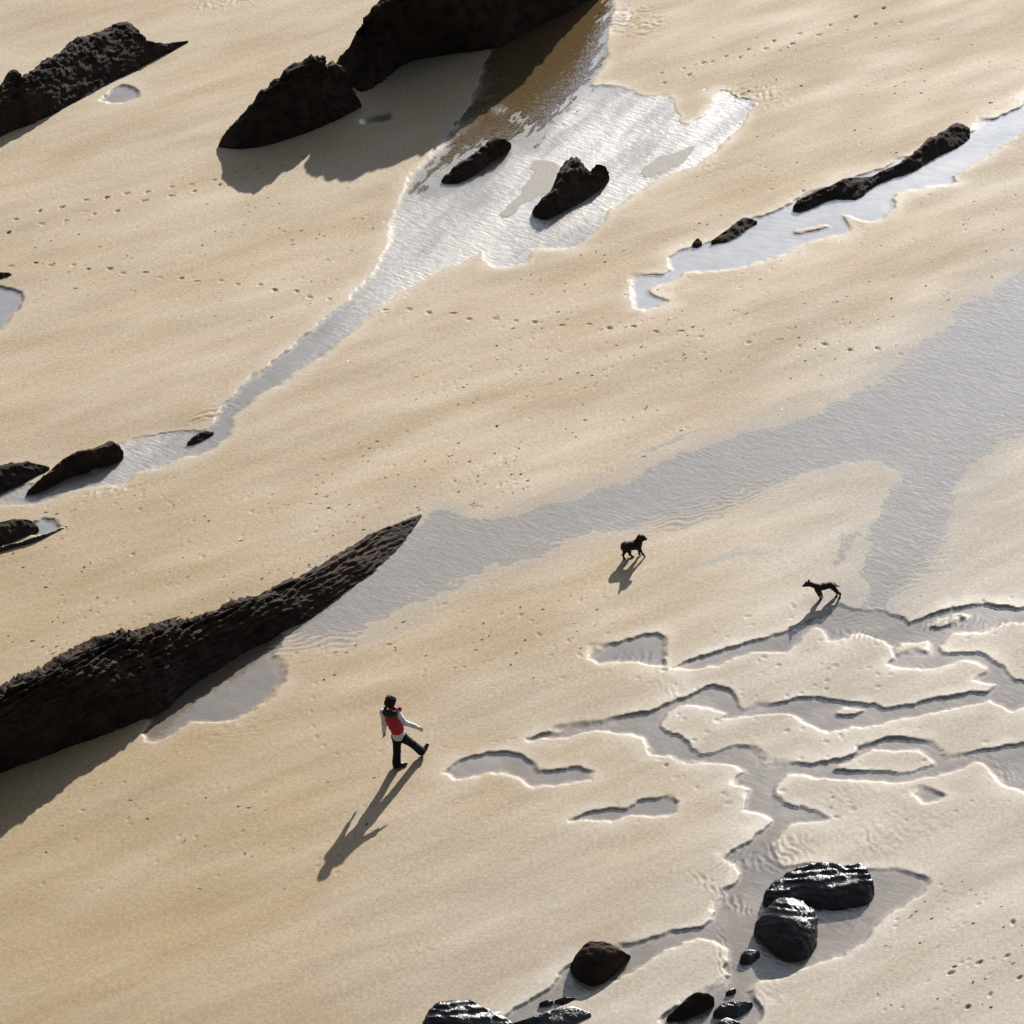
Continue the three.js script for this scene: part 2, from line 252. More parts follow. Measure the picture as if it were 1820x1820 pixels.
const FLECK_ZONES = [[880, 430, 940, 260, 300], [0, 870, 720, 300, 260], [560, 780, 420, 150, 150], [1230, 60, 590, 380, 240], [20, 330, 800, 240, 120], [560, 1040, 520, 180, 90], [60, 1380, 620, 200, 60], [1560, 1560, 260, 240, 60], [700, 620, 560, 220, 110], [380, 380, 320, 120, 50]];
const flecks = [];
for (const [x0, y0, w, h, n] of FLECK_ZONES) for (let i = 0; i < n * 1.3; i++) {
  const px = x0 + rnd() * w, py = y0 + rnd() * h, k = near(px, py); if (SH[k] < 0.15 || n2(px * 0.012, py * 0.012) < -0.3) continue;
  const p = at(px, py); rnd() < 0.5 ? press(p.x, p.z, -0.65 + (rnd() - 0.5), 0.035 + rnd() * 0.05, 0.03 + rnd() * 0.012, 0.007 + rnd() * 0.011) : flecks.push(p);
}
const DAMP = field([ground('1212,1008 1260,990 1310,974 1362,974 1372,984 1330,996 1280,1004 1235,1012')], [], 0.6).sd;
for (let k = 0; k < N; k++) {
  const s = SH[k], x = GX[k], z = GZ[k];
  WET[k] = 1 - sstep(-0.02, 0.5 + 0.35 * n2(x * 0.7, z * 0.7), SO[k] + 0.12 * n2(x * 3, z * 3));
  const a = x * 0.79 - z * 0.61, c = x * 0.61 + z * 0.79; FILM[k] = 1 - sstep(-1.0, 1.0, bodies[2].f.sd[k] + 0.4 * n2(a * 0.5, c * 2.2) + 0.2 * n2(a * 1.5, c * 5)); FILM[k] = Math.max(FILM[k], 1 - sstep(0, 0.15, barShore[k]), 0.8 * (1 - sstep(-0.3, 0.12, DAMP[k] + 0.1 * n2(a, c * 3))));
}
// the swells die out toward the margin of the finely divided part
const MARGIN = (k) => { const i = k % (NU + 1), j = (k - i) / (NU + 1); return sstep(0, 26, Math.min(i, NU - i, j, NV - j)); };
for (let k = 0; k < N; k++) if (SH[k] > 0.6) HT[k] *= MARGIN(k);
const heightAt = (x, z) => { let lo = 0, hi = NV; while (hi - lo > 1) { const m = (lo + hi) >> 1; zAt(m / NV) < z ? lo = m : hi = m; } return HT[lo * (NU + 1) + clamp(Math.round((x / halfAt(z) + 1) / 2 * NU), 0, NU)]; };

{
  const ring = 2 * (NU + NV), total = N + ring, pos = new Float32Array(total * 3), uv = new Float32Array(total * 2), uv1 = new Float32Array(total * 2), col = new Float32Array(total * 3), idx = [];
  const rough = new Uint8Array(N * 4);
  for (let k = 0; k < N; k++) {
    const x = GX[k], z = GZ[k], i = k % (NU + 1), j = (k - i) / (NU + 1), a = x * 0.79 - z * 0.61, c = x * 0.61 + z * 0.79, s = SH[k];
    pos.set([x, HT[k], z], k * 3); uv.set([(i + 0.5) / (NU + 1), (j + 0.5) / (NV + 1)], k * 2); uv1.set([x, z], k * 2);
    // dry buff sand, browner in streaks and toward the near left, greyer toward the channels at right; saturated sand is darker
    const streak = 0.5 + 0.5 * MARGIN(k) * clamp(0.85 * n2(a * 0.18, c * 0.8) + 0.5 * n2(a * 0.5, c * 2.4 + 4), -1, 1), patch = 0.5 + 0.5 * n2(a * 0.12 + 30, c * 0.2);
    const brownTone = clamp(streak * 0.75 + 0.6 * sstep(1, 11, z - 0.7 * x + 4 * n2(a * 0.1, c * 0.2)), 0, 1), greyTone = clamp(sstep(1, 10, x + 0.45 * z + 3 * n2(x * 0.2, z * 0.2) + 1.2 * n2(a * 0.3, c * 1.1)) + WET[k] * 0.12, 0, 1), damp = WET[k], film = FILM[k], sunk = 1 - sstep(-0.12, 0.02, SO[k]), g = 1 + 0.05 * n2(x * 9, z * 9) + 0.045 * n2(x * 23, z * 23);
    let r = lerp(0.455, 0.37, brownTone), gr = lerp(0.348, 0.252, brownTone), bl = lerp(0.214, 0.11, brownTone);
    r = lerp(r, 0.45, greyTone * 0.8); gr = lerp(gr, 0.386, greyTone * 0.8); bl = lerp(bl, 0.296, greyTone * 0.8);
    const d = (0.88 + 0.08 * patch) * g * lerp(1, 0.9, damp), b0 = 0.9 + 0.2 * g * patch;
    r = lerp(lerp(r * d, 0.25, film), 0.15 * b0, sunk); gr = lerp(lerp(gr * d, 0.215, film), 0.107 * b0, sunk); bl = lerp(lerp(bl * d, 0.178, film), 0.06 * b0, sunk);
    col.set([r, gr, bl], k * 3);
    const ro = lerp(lerp(0.82, 0.68, damp), 0.78, film) + (0.07 * n2(a * 0.4, c * 1.5) + 0.05 * n2(a * 0.16, c * 0.5)) * (1 - film); rough.set([0, clamp(ro, 0, 1) * 255, 0, 255], k * 4);
  }
  for (let j = 0; j < NV; j++) for (let i = 0; i < NU; i++) { const k = j * (NU + 1) + i; idx.push(k, k + NU + 1, k + 1, k + 1, k + NU + 1, k + NU + 2); }
  // the rest of the beach, out past the horizon of any view from the cliff
  const edge = [];
  for (let i = 0; i < NU; i++) edge.push(i); for (let j = 0; j < NV; j++) edge.push(j * (NU + 1) + NU);
  for (let i = NU; i > 0; i--) edge.push(NV * (NU + 1) + i); for (let j = NV; j > 0; j--) edge.push(j * (NU + 1));
  edge.forEach((k, n) => {
    const q = N + n, b = N + (n + 1) % ring, l = Math.hypot(GX[k], GZ[k]), f = 900 / l;
    pos.set([GX[k] * f, -0.05, GZ[k] * f], q * 3); uv.set([uv[k * 2], uv[k * 2 + 1]], q * 2); uv1.set([GX[k] * f, GZ[k] * f], q * 2); col.set([0.41, 0.33, 0.225], q * 3);
    const k2 = edge[(n + 1) % ring]; idx.push(k, k2, q, k2, b, q);
  });
  const g = new THREE.BufferGeometry();
  g.setAttribute('position', new THREE.BufferAttribute(pos, 3)); g.setAttribute('uv', new THREE.BufferAttribute(uv, 2)); g.setAttribute('uv1', new THREE.BufferAttribute(uv1, 2)); g.setAttribute('color', new THREE.BufferAttribute(col, 3));
  g.setIndex(new THREE.BufferAttribute(new Uint32Array(idx), 1)); g.computeVertexNormals();
  const rt = new THREE.DataTexture(rough, NU + 1, NV + 1); rt.magFilter = rt.minFilter = THREE.LinearFilter; rt.needsUpdate = true;
  const grain = tile(1024, (u, v) => 0.86 + 0.07 * wrapNoise(u, v, 60, 60) + 0.11 * wrapNoise(u, v, 190, 190, 5) + 0.09 * (rnd() - 0.5), true); grain.channel = 1; grain.repeat.set(0.21, 0.21);
  const bump = tile(1024, (u, v) => 0.5 + 0.26 * wrapNoise(u, v, 60, 60, 3) + 0.2 * wrapNoise(u, v, 150, 150, 9)); bump.channel = 1; bump.repeat.set(0.27, 0.27);
  const m = new THREE.MeshStandardMaterial({ vertexColors: true, map: grain, roughness: 1, roughnessMap: rt, bumpMap: bump, bumpScale: 0.0016 });
  add(new THREE.Mesh(g, m), 'beach_sand', 'buff tidal sand of the whole beach', null, null, 'structure');
}

// ------------------------------------------------------------------ water: sheets lying in the carved beds
const ripple = tile(1024, (u, v) => 0.5 + 0.3 * wrapNoise(u, v, 12, 36, 1) + 0.16 * wrapNoise(u, v, 40, 84, 5));
const ripple2 = ripple.clone(); ripple.repeat.set(0.3, 0.3); ripple.rotation = 0.6; ripple2.repeat.set(0.16, 0.16); ripple2.rotation = 0.2; ripple.channel = ripple2.channel = 1; ripple2.needsUpdate = true;
// surface roughness by water body: smoothest within the outlined brown strands, rougher and streaked outside them
const strandShore = field([ground('1088,-45 1086,30 1080,70 1078,96 1066,124 1044,156 1000,190 950,214 905,200 860,200 830,192 848,165 860,112 900,60 960,20 1000,-45'), ground('850,160 915,200 948,232 905,244 852,258 806,290 775,318 752,338 748,312 790,250'), ground('930,185 1005,182 965,235 950,262 925,236')], [], 1.6).sd;
const ruffle = new Uint8Array(N * 4), BROWNISH = new Uint8Array(N);
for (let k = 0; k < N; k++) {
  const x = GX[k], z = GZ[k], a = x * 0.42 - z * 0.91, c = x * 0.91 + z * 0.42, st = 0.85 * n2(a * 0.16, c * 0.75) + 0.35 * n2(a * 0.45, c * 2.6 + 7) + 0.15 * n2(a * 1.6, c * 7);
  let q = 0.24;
  if (strandShore[k] + 0.75 * (0.5 * n2(a * 0.4, c * 1.9 + 3) + 0.45 * n2(a * 0.9, c * 5 + 7) + 0.45 * n2(a * 2.4, c * 12)) < -0.12) BROWNISH[k] = 1;
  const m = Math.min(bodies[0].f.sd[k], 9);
  if (m < 0.6) q = lerp(0.07, clamp(0.38 + 0.26 * st, 0.1, 0.52), sstep(-0.5, 0.8, strandShore[k] + 0.7 * st));
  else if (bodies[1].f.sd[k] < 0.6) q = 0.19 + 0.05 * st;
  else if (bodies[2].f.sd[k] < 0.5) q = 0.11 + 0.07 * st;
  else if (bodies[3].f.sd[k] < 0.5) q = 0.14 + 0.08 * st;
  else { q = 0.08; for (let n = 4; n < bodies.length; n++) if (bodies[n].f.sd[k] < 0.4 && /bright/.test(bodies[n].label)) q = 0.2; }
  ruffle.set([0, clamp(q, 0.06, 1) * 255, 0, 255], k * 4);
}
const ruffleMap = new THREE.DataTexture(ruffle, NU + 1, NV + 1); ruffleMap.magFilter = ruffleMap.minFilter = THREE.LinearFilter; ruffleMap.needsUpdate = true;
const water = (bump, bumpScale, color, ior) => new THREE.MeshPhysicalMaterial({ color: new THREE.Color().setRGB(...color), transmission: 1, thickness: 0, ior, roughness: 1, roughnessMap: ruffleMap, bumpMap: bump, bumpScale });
const LOOK = { flow: water(ripple, 0.007, [0.86, 0.85, 0.82], 1.52), sheet: water(ripple, 0.01, [0.86, 0.85, 0.82], 1.38), brownish: new THREE.MeshPhysicalMaterial({ color: new THREE.Color().setRGB(0.2, 0.135, 0.062), transmission: 0.6, thickness: 0, ior: 1.33, roughness: 1, roughnessMap: ruffleMap, bumpMap: ripple, bumpScale: 0.014 }), braid: water(ripple, 0.008, [0.84, 0.82, 0.8], 1.36), pool: water(ripple2, 0.004, [0.84, 0.82, 0.8], 1.4), calm: water(ripple2, 0.005, [0.86, 0.86, 0.84], 1.8) };  // one water look carries a brown colour, used within the outlined strands
const sheets = bodies.map((b, n) => ({ b, n })); sheets.push({ b: { ...bodies[0], name: 'brown_stream', label: 'brown water flowing past the foot of the biggest rock', look: 'brownish' }, n: 0, brownish: true });
sheets.forEach(({ b, n, brownish = false }) => {
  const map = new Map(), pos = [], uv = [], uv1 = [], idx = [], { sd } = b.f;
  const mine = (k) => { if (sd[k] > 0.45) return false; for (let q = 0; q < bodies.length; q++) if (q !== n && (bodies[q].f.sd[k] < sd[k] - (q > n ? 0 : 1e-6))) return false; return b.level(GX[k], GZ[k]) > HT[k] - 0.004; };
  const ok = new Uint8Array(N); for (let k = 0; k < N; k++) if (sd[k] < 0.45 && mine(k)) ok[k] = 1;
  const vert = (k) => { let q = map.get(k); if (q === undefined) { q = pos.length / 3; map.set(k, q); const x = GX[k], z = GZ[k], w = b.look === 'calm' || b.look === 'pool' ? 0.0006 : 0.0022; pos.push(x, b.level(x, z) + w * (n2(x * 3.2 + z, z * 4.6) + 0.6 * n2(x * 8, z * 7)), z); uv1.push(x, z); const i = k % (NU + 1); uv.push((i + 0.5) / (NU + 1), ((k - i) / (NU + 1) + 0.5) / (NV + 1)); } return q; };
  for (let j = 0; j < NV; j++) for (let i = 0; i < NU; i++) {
    const k = j * (NU + 1) + i, k2 = k + NU + 1; if (n === 0 && !!BROWNISH[k] !== brownish) continue; if (!(ok[k] || ok[k + 1] || ok[k2] || ok[k2 + 1])) continue;
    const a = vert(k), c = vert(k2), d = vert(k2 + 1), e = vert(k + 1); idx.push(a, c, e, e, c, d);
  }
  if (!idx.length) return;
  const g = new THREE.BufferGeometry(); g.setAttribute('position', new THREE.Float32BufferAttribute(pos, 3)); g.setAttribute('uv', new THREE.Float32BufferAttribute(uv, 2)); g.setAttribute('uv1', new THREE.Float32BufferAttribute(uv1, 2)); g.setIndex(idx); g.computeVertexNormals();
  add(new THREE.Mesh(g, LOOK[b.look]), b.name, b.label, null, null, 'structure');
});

// ------------------------------------------------------------------ rocks: near foot line and crest line, lofted, then weathered
const rockBump = tile(512, (u, v) => 0.5 + 0.3 * wrapNoise(u, v, 9, 9, 2) + 0.25 * wrapNoise(u, v, 26, 26, 4) + 0.2 * wrapNoise(u, v, 70, 70, 6)); rockBump.repeat.set(1.1, 1.1);
const rockMat = new THREE.MeshPhysicalMaterial({ specularIntensity: 0.35, vertexColors: true, roughness: 0.95, bumpMap: rockBump, bumpScale: 0.02 });
const wetRockMat = new THREE.MeshPhysicalMaterial({ vertexColors: true, roughness: 0.3, specularIntensity: 0.75, bumpMap: rockBump, bumpScale: 0.012 });
function cr(list, t) {                                                      // Catmull-Rom through rows of numbers
  const n = list.length - 1, i = Math.min(n - 1, Math.floor(t * n)), f = t * n - i, a = list[Math.max(0, i - 1)], b = list[i], c = list[i + 1], d = list[Math.min(n, i + 2)];
  return b.map((_, q) => 0.5 * (2 * b[q] + (c[q] - a[q]) * f + (2 * a[q] - 5 * b[q] + 4 * c[q] - d[q]) * f * f + (3 * b[q] - a[q] - 3 * c[q] + d[q]) * f * f * f));
}
let rockNo = 0;
function rock(label, foot, crest, { wet = false, rough = 1, strata = 1, back = 0.7, res = 1, group, name = 'rock', blunt = 0, dome = 1.5 }) {
  rockNo++;
  const F = pts(foot).map(([x, y]) => { const p = at(x, y, -0.02); return [p.x, p.z]; }), K = pts(crest).map(([x, y, h]) => { const p = at(x, y, h); return [p.x, h, p.z]; });
  const len = K.reduce((s, p, i) => i ? s + Math.hypot(p[0] - K[i - 1][0], p[2] - K[i - 1][2]) : 0, 0), top = Math.max(...K.map((p) => p[1]));
  const NS = Math.round(clamp(len / 0.035, 26, 300) * res), NP = Math.round(clamp((top * 2.2 + 0.5) / 0.035, 20, 110) * res), o = rockNo * 13.7;
  const first = K[0], last = K[K.length - 1], ax = last[0] - first[0], az = last[2] - first[2], al = Math.hypot(ax, az), dx = ax / al, dz = az / al;
  const nx = dz, nz = -dx;                                                  // away from the camera, across the ridge
  const pos = [], col = [], uv = [], idx = [];
  for (let i = 0; i <= NS; i++) {
    const t = i / NS, f = cr(F, t), c = cr(K, t), h = Math.max(0.01, c[1]), e = Math.min(1, Math.sin(Math.PI * t) * 6 + 0.02 + blunt);
    const bx = c[0] + nx * (h * back + 0.06), bz = c[2] + nz * (h * back + 0.06);
    for (let j = 0; j <= NP; j++) {
      const v = j / NP; let x, y, z;
      // foot below the sand, up the near face, over the rounded crest, down the far side
      if (v < 0.1) { const q = v / 0.1; x = f[0] - nx * 0.04 * (1 - q); z = f[1] - nz * 0.04 * (1 - q); y = lerp(-0.3, -0.05, q); }
      else if (v < 0.62) { const q = (v - 0.1) / 0.52, bul = Math.sin(q * Math.PI) * 0.1 * h; x = lerp(f[0], c[0], q) - nx * bul * 0.3; z = lerp(f[1], c[2], q) - nz * bul * 0.3; y = lerp(-0.05, h, 1 - Math.pow(1 - q, dome)); }
      else { const q = (v - 0.62) / 0.38; x = lerp(c[0], bx, q); z = lerp(c[2], bz, q); y = lerp(h, -0.3, Math.pow(q, 1.6)); }
      const s = x * dx + z * dz, w = x * nx + z * nz, amp = e * rough * (0.035 + 0.11 * Math.min(h, 1.1)) * sstep(0, 0.12, v) * (1 - 0.6 * sstep(0.8, 1, v));
      const big = fb3(s * 1.1 + o, y * 1.6, w * 1.6, 2), ridged = 1 - 2 * Math.abs(fb3(s * 1.6 * (2 - strata) + o, y * 3.5 * strata + w * 2.2, w * 3.5 * strata + o, 3)), fine = fb3(s * 7 + o, y * 9, w * 9, 3), tiny = n3(s * 24, y * 24, w * 24);
      const lay = (y * 5.5 + w * 3.2 + 0.7 * big + 0.1 * fine) * strata, led = lay - Math.floor(lay), ledge = strata > 1.2 ? 0.65 * (led < 0.8 ? led / 0.8 - 0.5 : (1 - led) / 0.2 - 0.5) : 0, soft = wet ? 0.45 : 1;
      const d = amp * (0.75 * big + 0.55 * (ridged - 0.35) * soft + 0.46 * fine * soft + 0.14 * tiny * soft + ledge), lift = 0.35 + 0.65 * clamp((y + 0.3) / (h + 0.3), 0, 1), up = v > 0.45 && v < 0.8 ? 0.9 : 0.35;
      x -= nx * d * 0.75 * lift * (v < 0.62 ? 1 : -1) ; z -= nz * d * 0.75 * lift * (v < 0.62 ? 1 : -1); y += d * up; x += dx * amp * 0.35 * fine; z += dz * amp * 0.35 * fine;
      pos.push(x, y, z); uv.push(s, w + y);
      const q = clamp(0.5 + 0.6 * fb3(s * 3 + 5, y * 4, w * 4, 3), 0, 1), rust = clamp(fb3(s * 1.3, y * 1.5, w * 1.5 + o, 2) - 0.1, 0, 1), k = wet ? 0.6 : 1;
      col.push(k * (lerp(0.012, 0.04, q) + 0.03 * rust), k * (lerp(0.008, 0.026, q) + 0.013 * rust), k * (lerp(0.005, 0.017, q) + 0.005 * rust));
    }
  }
  for (let i = 0; i < NS; i++) for (let j = 0; j < NP; j++) { const k = i * (NP + 1) + j, m = k + NP + 1; idx.push(k, m, k + 1, k + 1, m, m + 1); }
  for (const i of [0, NS]) {                                                // close the two ends
    const base = i * (NP + 1), c = pos.length / 3; let sx = 0, sy = 0, sz = 0;
    for (let j = 0; j <= NP; j++) { sx += pos[(base + j) * 3]; sy += pos[(base + j) * 3 + 1]; sz += pos[(base + j) * 3 + 2]; }
    pos.push(sx / (NP + 1), sy / (NP + 1), sz / (NP + 1)); uv.push(0, 0); col.push(0.02, 0.016, 0.012);
    for (let j = 0; j < NP; j++) i ? idx.push(c, base + j + 1, base + j) : idx.push(c, base + j, base + j + 1);
  }
  const g = new THREE.BufferGeometry(); g.setAttribute('position', new THREE.Float32BufferAttribute(pos, 3)); g.setAttribute('uv', new THREE.Float32BufferAttribute(uv, 2)); g.setAttribute('color', new THREE.Float32BufferAttribute(col, 3)); g.setIndex(idx); g.computeVertexNormals();
  return add(new THREE.Mesh(g, wet ? wetRockMat : rockMat), name, label, 'rock', group);
}
rock('jagged dark rock ridge cut by the upper left edge of the photo', '-90,295 0,245 75,215 120,190 170,165 250,122 300,96 335,76', '-90,205,.9 0,152,.95 28,128,1 45,138,.9 75,116,.9 110,95,.85 135,72,.85 165,66,.75 200,48,.75 230,41,.7 247,56,.55 262,72,.4 295,76,.2 334,72,.04', { name: 'rock_ridge', rough: 0.75 });
rock('wedge shaped dark rock with a pointed left end and peaked top', '391,263 425,267 470,260 520,246 560,231 600,214 643,190', '389,256,.05 402,234,.25 432,203,.6 462,173,.95 492,147,1.25 520,125,1.45 550,108,1.6 574,105,1.5 582,120,1.3 600,117,1.2 617,136,.85 631,165,.4 643,186,.06', { blunt: 0.1, rough: 0.8 });
rock('biggest dark rock mass, cut by the top edge beside the brown stream', '624,156 650,165 690,138 725,112 800,97 880,86 940,56 990,30 1040,4 1100,-30', '607,122,.2 610,95,.6 640,68,1.05 666,48,1.4 670,18,2 692,2,2.2 725,-30,2.45 800,-90,2.85 900,-112,2.8 1000,-90,1.9 1060,-90,1.1 1110,-60,.1', { rough: 1.05 });
rock('low dark rock standing in the stream above the forked boulder', '785,326 805,329 832,318 862,296 890,276 909,262', '786,318,.05 810,297,.2 836,279,.3 860,262,.36 876,250,.38 895,249,.33 909,258,.1', { blunt: 0.3, rough: 1.1 });
rock('forked dark rock with two knobs at the edge of the white pool', '949,386 970,391 1002,378 1040,356 1066,336 1083,320', '949,370,.12 965,354,.3 985,338,.45 1000,309,.6 1011,288,.68 1026,282,.66 1040,298,.5 1050,303,.44 1062,292,.5 1076,296,.42 1083,314,.12', { blunt: 0.3, rough: 0.85 });
rock('long thin dark ledge lying along the pale pool at right', '1408,376 1432,375 1472,357 1520,356 1542,341 1562,326 1620,306 1660,282 1702,263 1724,246', '1411,366,.05 1430,350,.16 1470,331,.2 1510,316,.22 1545,313,.16 1576,300,.14 1615,281,.18 1640,260,.22 1680,231,.26 1706,218,.24 1724,229,.1', { name: 'rock_ledge', blunt: 0.2 });
rock('small dark rock in the pale pool, left of the long ledge', '1264,433 1285,433 1310,425 1326,411 1346,396', '1265,428,.03 1285,412,.1 1310,395,.13 1326,388,.1 1345,392,.04', { blunt: 0.2 });
rock('tiny dark stone at the left tip of the pale pool', '1231,438 1240,441 1248,435', '1231,433,.04 1240,424,.08 1247,429,.04', { blunt: 0.3 });
rock('smooth humped dark rock whose right end meets the stream at left', '44,882 80,870 120,851 160,840 200,826 219,815', '50,872,.06 80,845,.25 110,818,.36 140,803,.4 170,800,.36 195,790,.36 211,792,.3 220,805,.12', { blunt: 0.15, rough: 0.85 });
rock('low dark rock cut by the left edge, behind the smooth humped rock', '-70,905 0,880 30,868 60,852 88,838', '-70,840,.35 0,827,.34 30,822,.3 55,822,.22 88,830,.04', { rough: 0.7 });
rock('dark rock cut by the left edge beside the small bright pool', '-60,1000 0,974 30,966 58,952 70,942', '-60,940,.3 0,927,.3 30,922,.26 50,924,.2 68,935,.05', { rough: 0.8 });
rock('thin low ledge in front of the small bright pool at left', '-50,1015 0,986 40,973 80,960 122,938', '-50,998,.1 0,973,.1 40,962,.1 80,948,.08 120,934,.02', { wet: true, name: 'rock_ledge' });
rock('small flat stone lying in the stream at left', '333,793 350,791 366,783 380,771', '334,785,.04 350,772,.1 365,765,.11 379,767,.05', { blunt: 0.25 });
rock('long dark rock ridge running from the left edge to a point in mid beach', '-140,1425 -60,1398 0,1376 80,1346 160,1316 240,1286 290,1262 330,1226 380,1191 430,1161 500,1126 560,1096 620,1051 680,1006 722,964 750,921', '-140,1300,1.8 -60,1266,1.8 0,1238,1.7 30,1221,1.65 80,1196,1.6 130,1166,1.5 200,1136,1.3 260,1125,1.1 310,1112,.95 340,1104,.88 400,1084,.75 470,1054,.6 540,1024,.46 600,989,.36 660,950,.24 710,930,.13 749,914,.03', { name: 'rock_ridge', strata: 1.35, rough: 1, back: 0.9, dome: 1.9 });
rock('thin low ledge just behind the long ridge', '188,1146 240,1130 300,1111 323,1098', '192,1139,.02 240,1120,.1 290,1103,.1 322,1094,.02', { name: 'rock_ledge' });
rock('rounded dull brown boulder with a pale cleft beside the lower stream', '1014,1722 1030,1742 1056,1751 1086,1736 1106,1716 1121,1700', '1016,1710,.15 1030,1689,.36 1046,1675,.44 1070,1674,.44 1090,1680,.36 1106,1690,.24 1119,1698,.08', { blunt: 0.5, rough: 0.6, dome: 2.2 });
rock('broad wet black slab behind the round glossy boulder', '1355,1604 1375,1616 1420,1611 1460,1616 1500,1613 1540,1606 1554,1590', '1358,1590,.12 1370,1574,.22 1400,1550,.32 1440,1537,.36 1470,1535,.36 1500,1539,.36 1535,1540,.36 1546,1555,.28 1554,1575,.14', { wet: true, blunt: 0.4, strata: 1.3, rough: 1.15, dome: 2.4 });
rock('round glossy black boulder with white sun glints', '1340,1655 1360,1681 1385,1702 1410,1708 1436,1700 1452,1678', '1344,1640,.16 1364,1615,.36 1385,1600,.5 1410,1599,.52 1436,1612,.44 1450,1626,.32 1453,1650,.16', { wet: true, blunt: 0.5, rough: 0.85, strata: 1.25, back: 0.9, dome: 2.8 });
rock('small wet stone left of the round glossy boulder', '1314,1712 1335,1713 1351,1700', '1317,1699,.06 1331,1687,.14 1349,1690,.07', { wet: true, blunt: 0.4 });
rock('wet brown striped boulder cut by the bottom edge, left of the others', '745,1850 780,1868 830,1872 870,1862 912,1845', '750,1820,.2 765,1795,.36 788,1784,.42 830,1778,.44 860,1789,.38 890,1801,.28 912,1822,.12', { wet: true, blunt: 0.4, strata: 1.4, dome: 2.2 });
rock('low wet black rock at the bottom edge right of the striped boulder', '908,1824 950,1838 1000,1838 1052,1812', '912,1818,.06 960,1803,.18 990,1793,.2 1020,1790,.18 1050,1800,.06', { wet: true, blunt: 0.2 });
rock('tiny wet stone in the bottom rivulet, right one of a pair', '984,1784 1005,1786 1023,1778', '987,1777,.03 1005,1772,.07 1022,1774,.03', { wet: true, blunt: 0.3 });
rock('tiny wet stone in the bottom rivulet, left one of a pair', '958,1788 972,1790 984,1784', '959,1782,.03 972,1777,.06 983,1778,.03', { wet: true, blunt: 0.3 });
rock('smooth dark stone leaning against the sand at bottom right', '1185,1813 1212,1813 1242,1801 1270,1785', '1187,1806,.06 1210,1785,.2 1230,1768,.27 1251,1764,.26 1269,1773,.12', { blunt: 0.35, rough: 0.5 });
rock('jagged wet stone in the channel at the bottom, under the tiny pebble', '1267,1806 1290,1813 1316,1806 1339,1786', '1269,1798,.06 1285,1782,.16 1311,1779,.17 1337,1781,.06', { wet: true, blunt: 0.3 });
rock('tiny dark pebble in the channel at the bottom', '1290,1768 1300,1769 1309,1762', '1291,1763,.03 1300,1757,.06 1308,1758,.03', { wet: true, blunt: 0.4 });
rock('wet stone cut by the bottom edge under the jagged stone', '1262,1835 1290,1845 1320,1835', '1266,1822,.08 1290,1809,.16 1316,1818,.08', { wet: true, blunt: 0.3 });
rock('small dark ledge at the left edge above the bright pool', '-40,512 0,500 24,492', '-40,494,.1 0,483,.12 20,487,.04', { name: 'rock_ledge', blunt: 0.2 });

// ------------------------------------------------------------------ bodies by distance fields
function nets(fn, [x0, y0, z0], [x1, y1, z1], c) {                          // naive surface nets
  const nx = Math.ceil((x1 - x0) / c) + 1, ny = Math.ceil((y1 - y0) / c) + 1, nz = Math.ceil((z1 - z0) / c) + 1, f = new Float32Array(nx * ny * nz), id = (i, j, k) => (k * ny + j) * nx + i;
  for (let k = 0; k < nz; k++) for (let j = 0; j < ny; j++) for (let i = 0; i < nx; i++) f[id(i, j, k)] = fn(x0 + i * c, y0 + j * c, z0 + k * c);
  const vid = new Int32Array(nx * ny * nz).fill(-1), pos = [], idx = [];
  for (let k = 0; k < nz - 1; k++) for (let j = 0; j < ny - 1; j++) for (let i = 0; i < nx - 1; i++) {
    let sx = 0, sy = 0, sz = 0, n = 0; const v = (a, b, d) => f[id(i + a, j + b, k + d)];
    const e = (a, b, d, p, q, r) => { const u = v(a, b, d), w = v(p, q, r); if ((u < 0) !== (w < 0)) { const t = u / (u - w); sx += a + (p - a) * t; sy += b + (q - b) * t; sz += d + (r - d) * t; n++; } };
    for (let a = 0; a < 2; a++) for (let b = 0; b < 2; b++) { e(0, a, b, 1, a, b); e(a, 0, b, a, 1, b); e(a, b, 0, a, b, 1); }
    if (n) { vid[id(i, j, k)] = pos.length / 3; pos.push(x0 + (i + sx / n) * c, y0 + (j + sy / n) * c, z0 + (k + sz / n) * c); }
  }
  const quad = (a, b, d, e, flip) => { if (a < 0 || b < 0 || d < 0 || e < 0) return; flip ? idx.push(a, d, b, a, e, d) : idx.push(a, b, d, a, d, e); };
  for (let k = 1; k < nz - 1; k++) for (let j = 1; j < ny - 1; j++) for (let i = 1; i < nx - 1; i++) {
    const s = f[id(i, j, k)] < 0;
    if (s !== (f[id(i + 1, j, k)] < 0)) quad(vid[id(i, j - 1, k - 1)], vid[id(i, j, k - 1)], vid[id(i, j, k)], vid[id(i, j - 1, k)], !s);
    if (s !== (f[id(i, j + 1, k)] < 0)) quad(vid[id(i - 1, j, k - 1)], vid[id(i - 1, j, k)], vid[id(i, j, k)], vid[id(i, j, k - 1)], !s);
    if (s !== (f[id(i, j, k + 1)] < 0)) quad(vid[id(i - 1, j - 1, k)], vid[id(i, j - 1, k)], vid[id(i, j, k)], vid[id(i - 1, j, k)], !s);
  }
  const g = new THREE.BufferGeometry(); g.setAttribute('position', new THREE.Float32BufferAttribute(pos, 3)); g.setIndex(idx); g.computeVertexNormals(); return g;
}
const cap = (x, y, z, [ax, ay, az, ra], [bx, by, bz, rb]) => { const ex = bx - ax, ey = by - ay, ez = bz - az, wx = x - ax, wy = y - ay, wz = z - az, t = clamp((wx * ex + wy * ey + wz * ez) / (ex * ex + ey * ey + ez * ez || 1e-9), 0, 1); return Math.hypot(wx - ex * t, wy - ey * t, wz - ez * t) - lerp(ra, rb, t); };
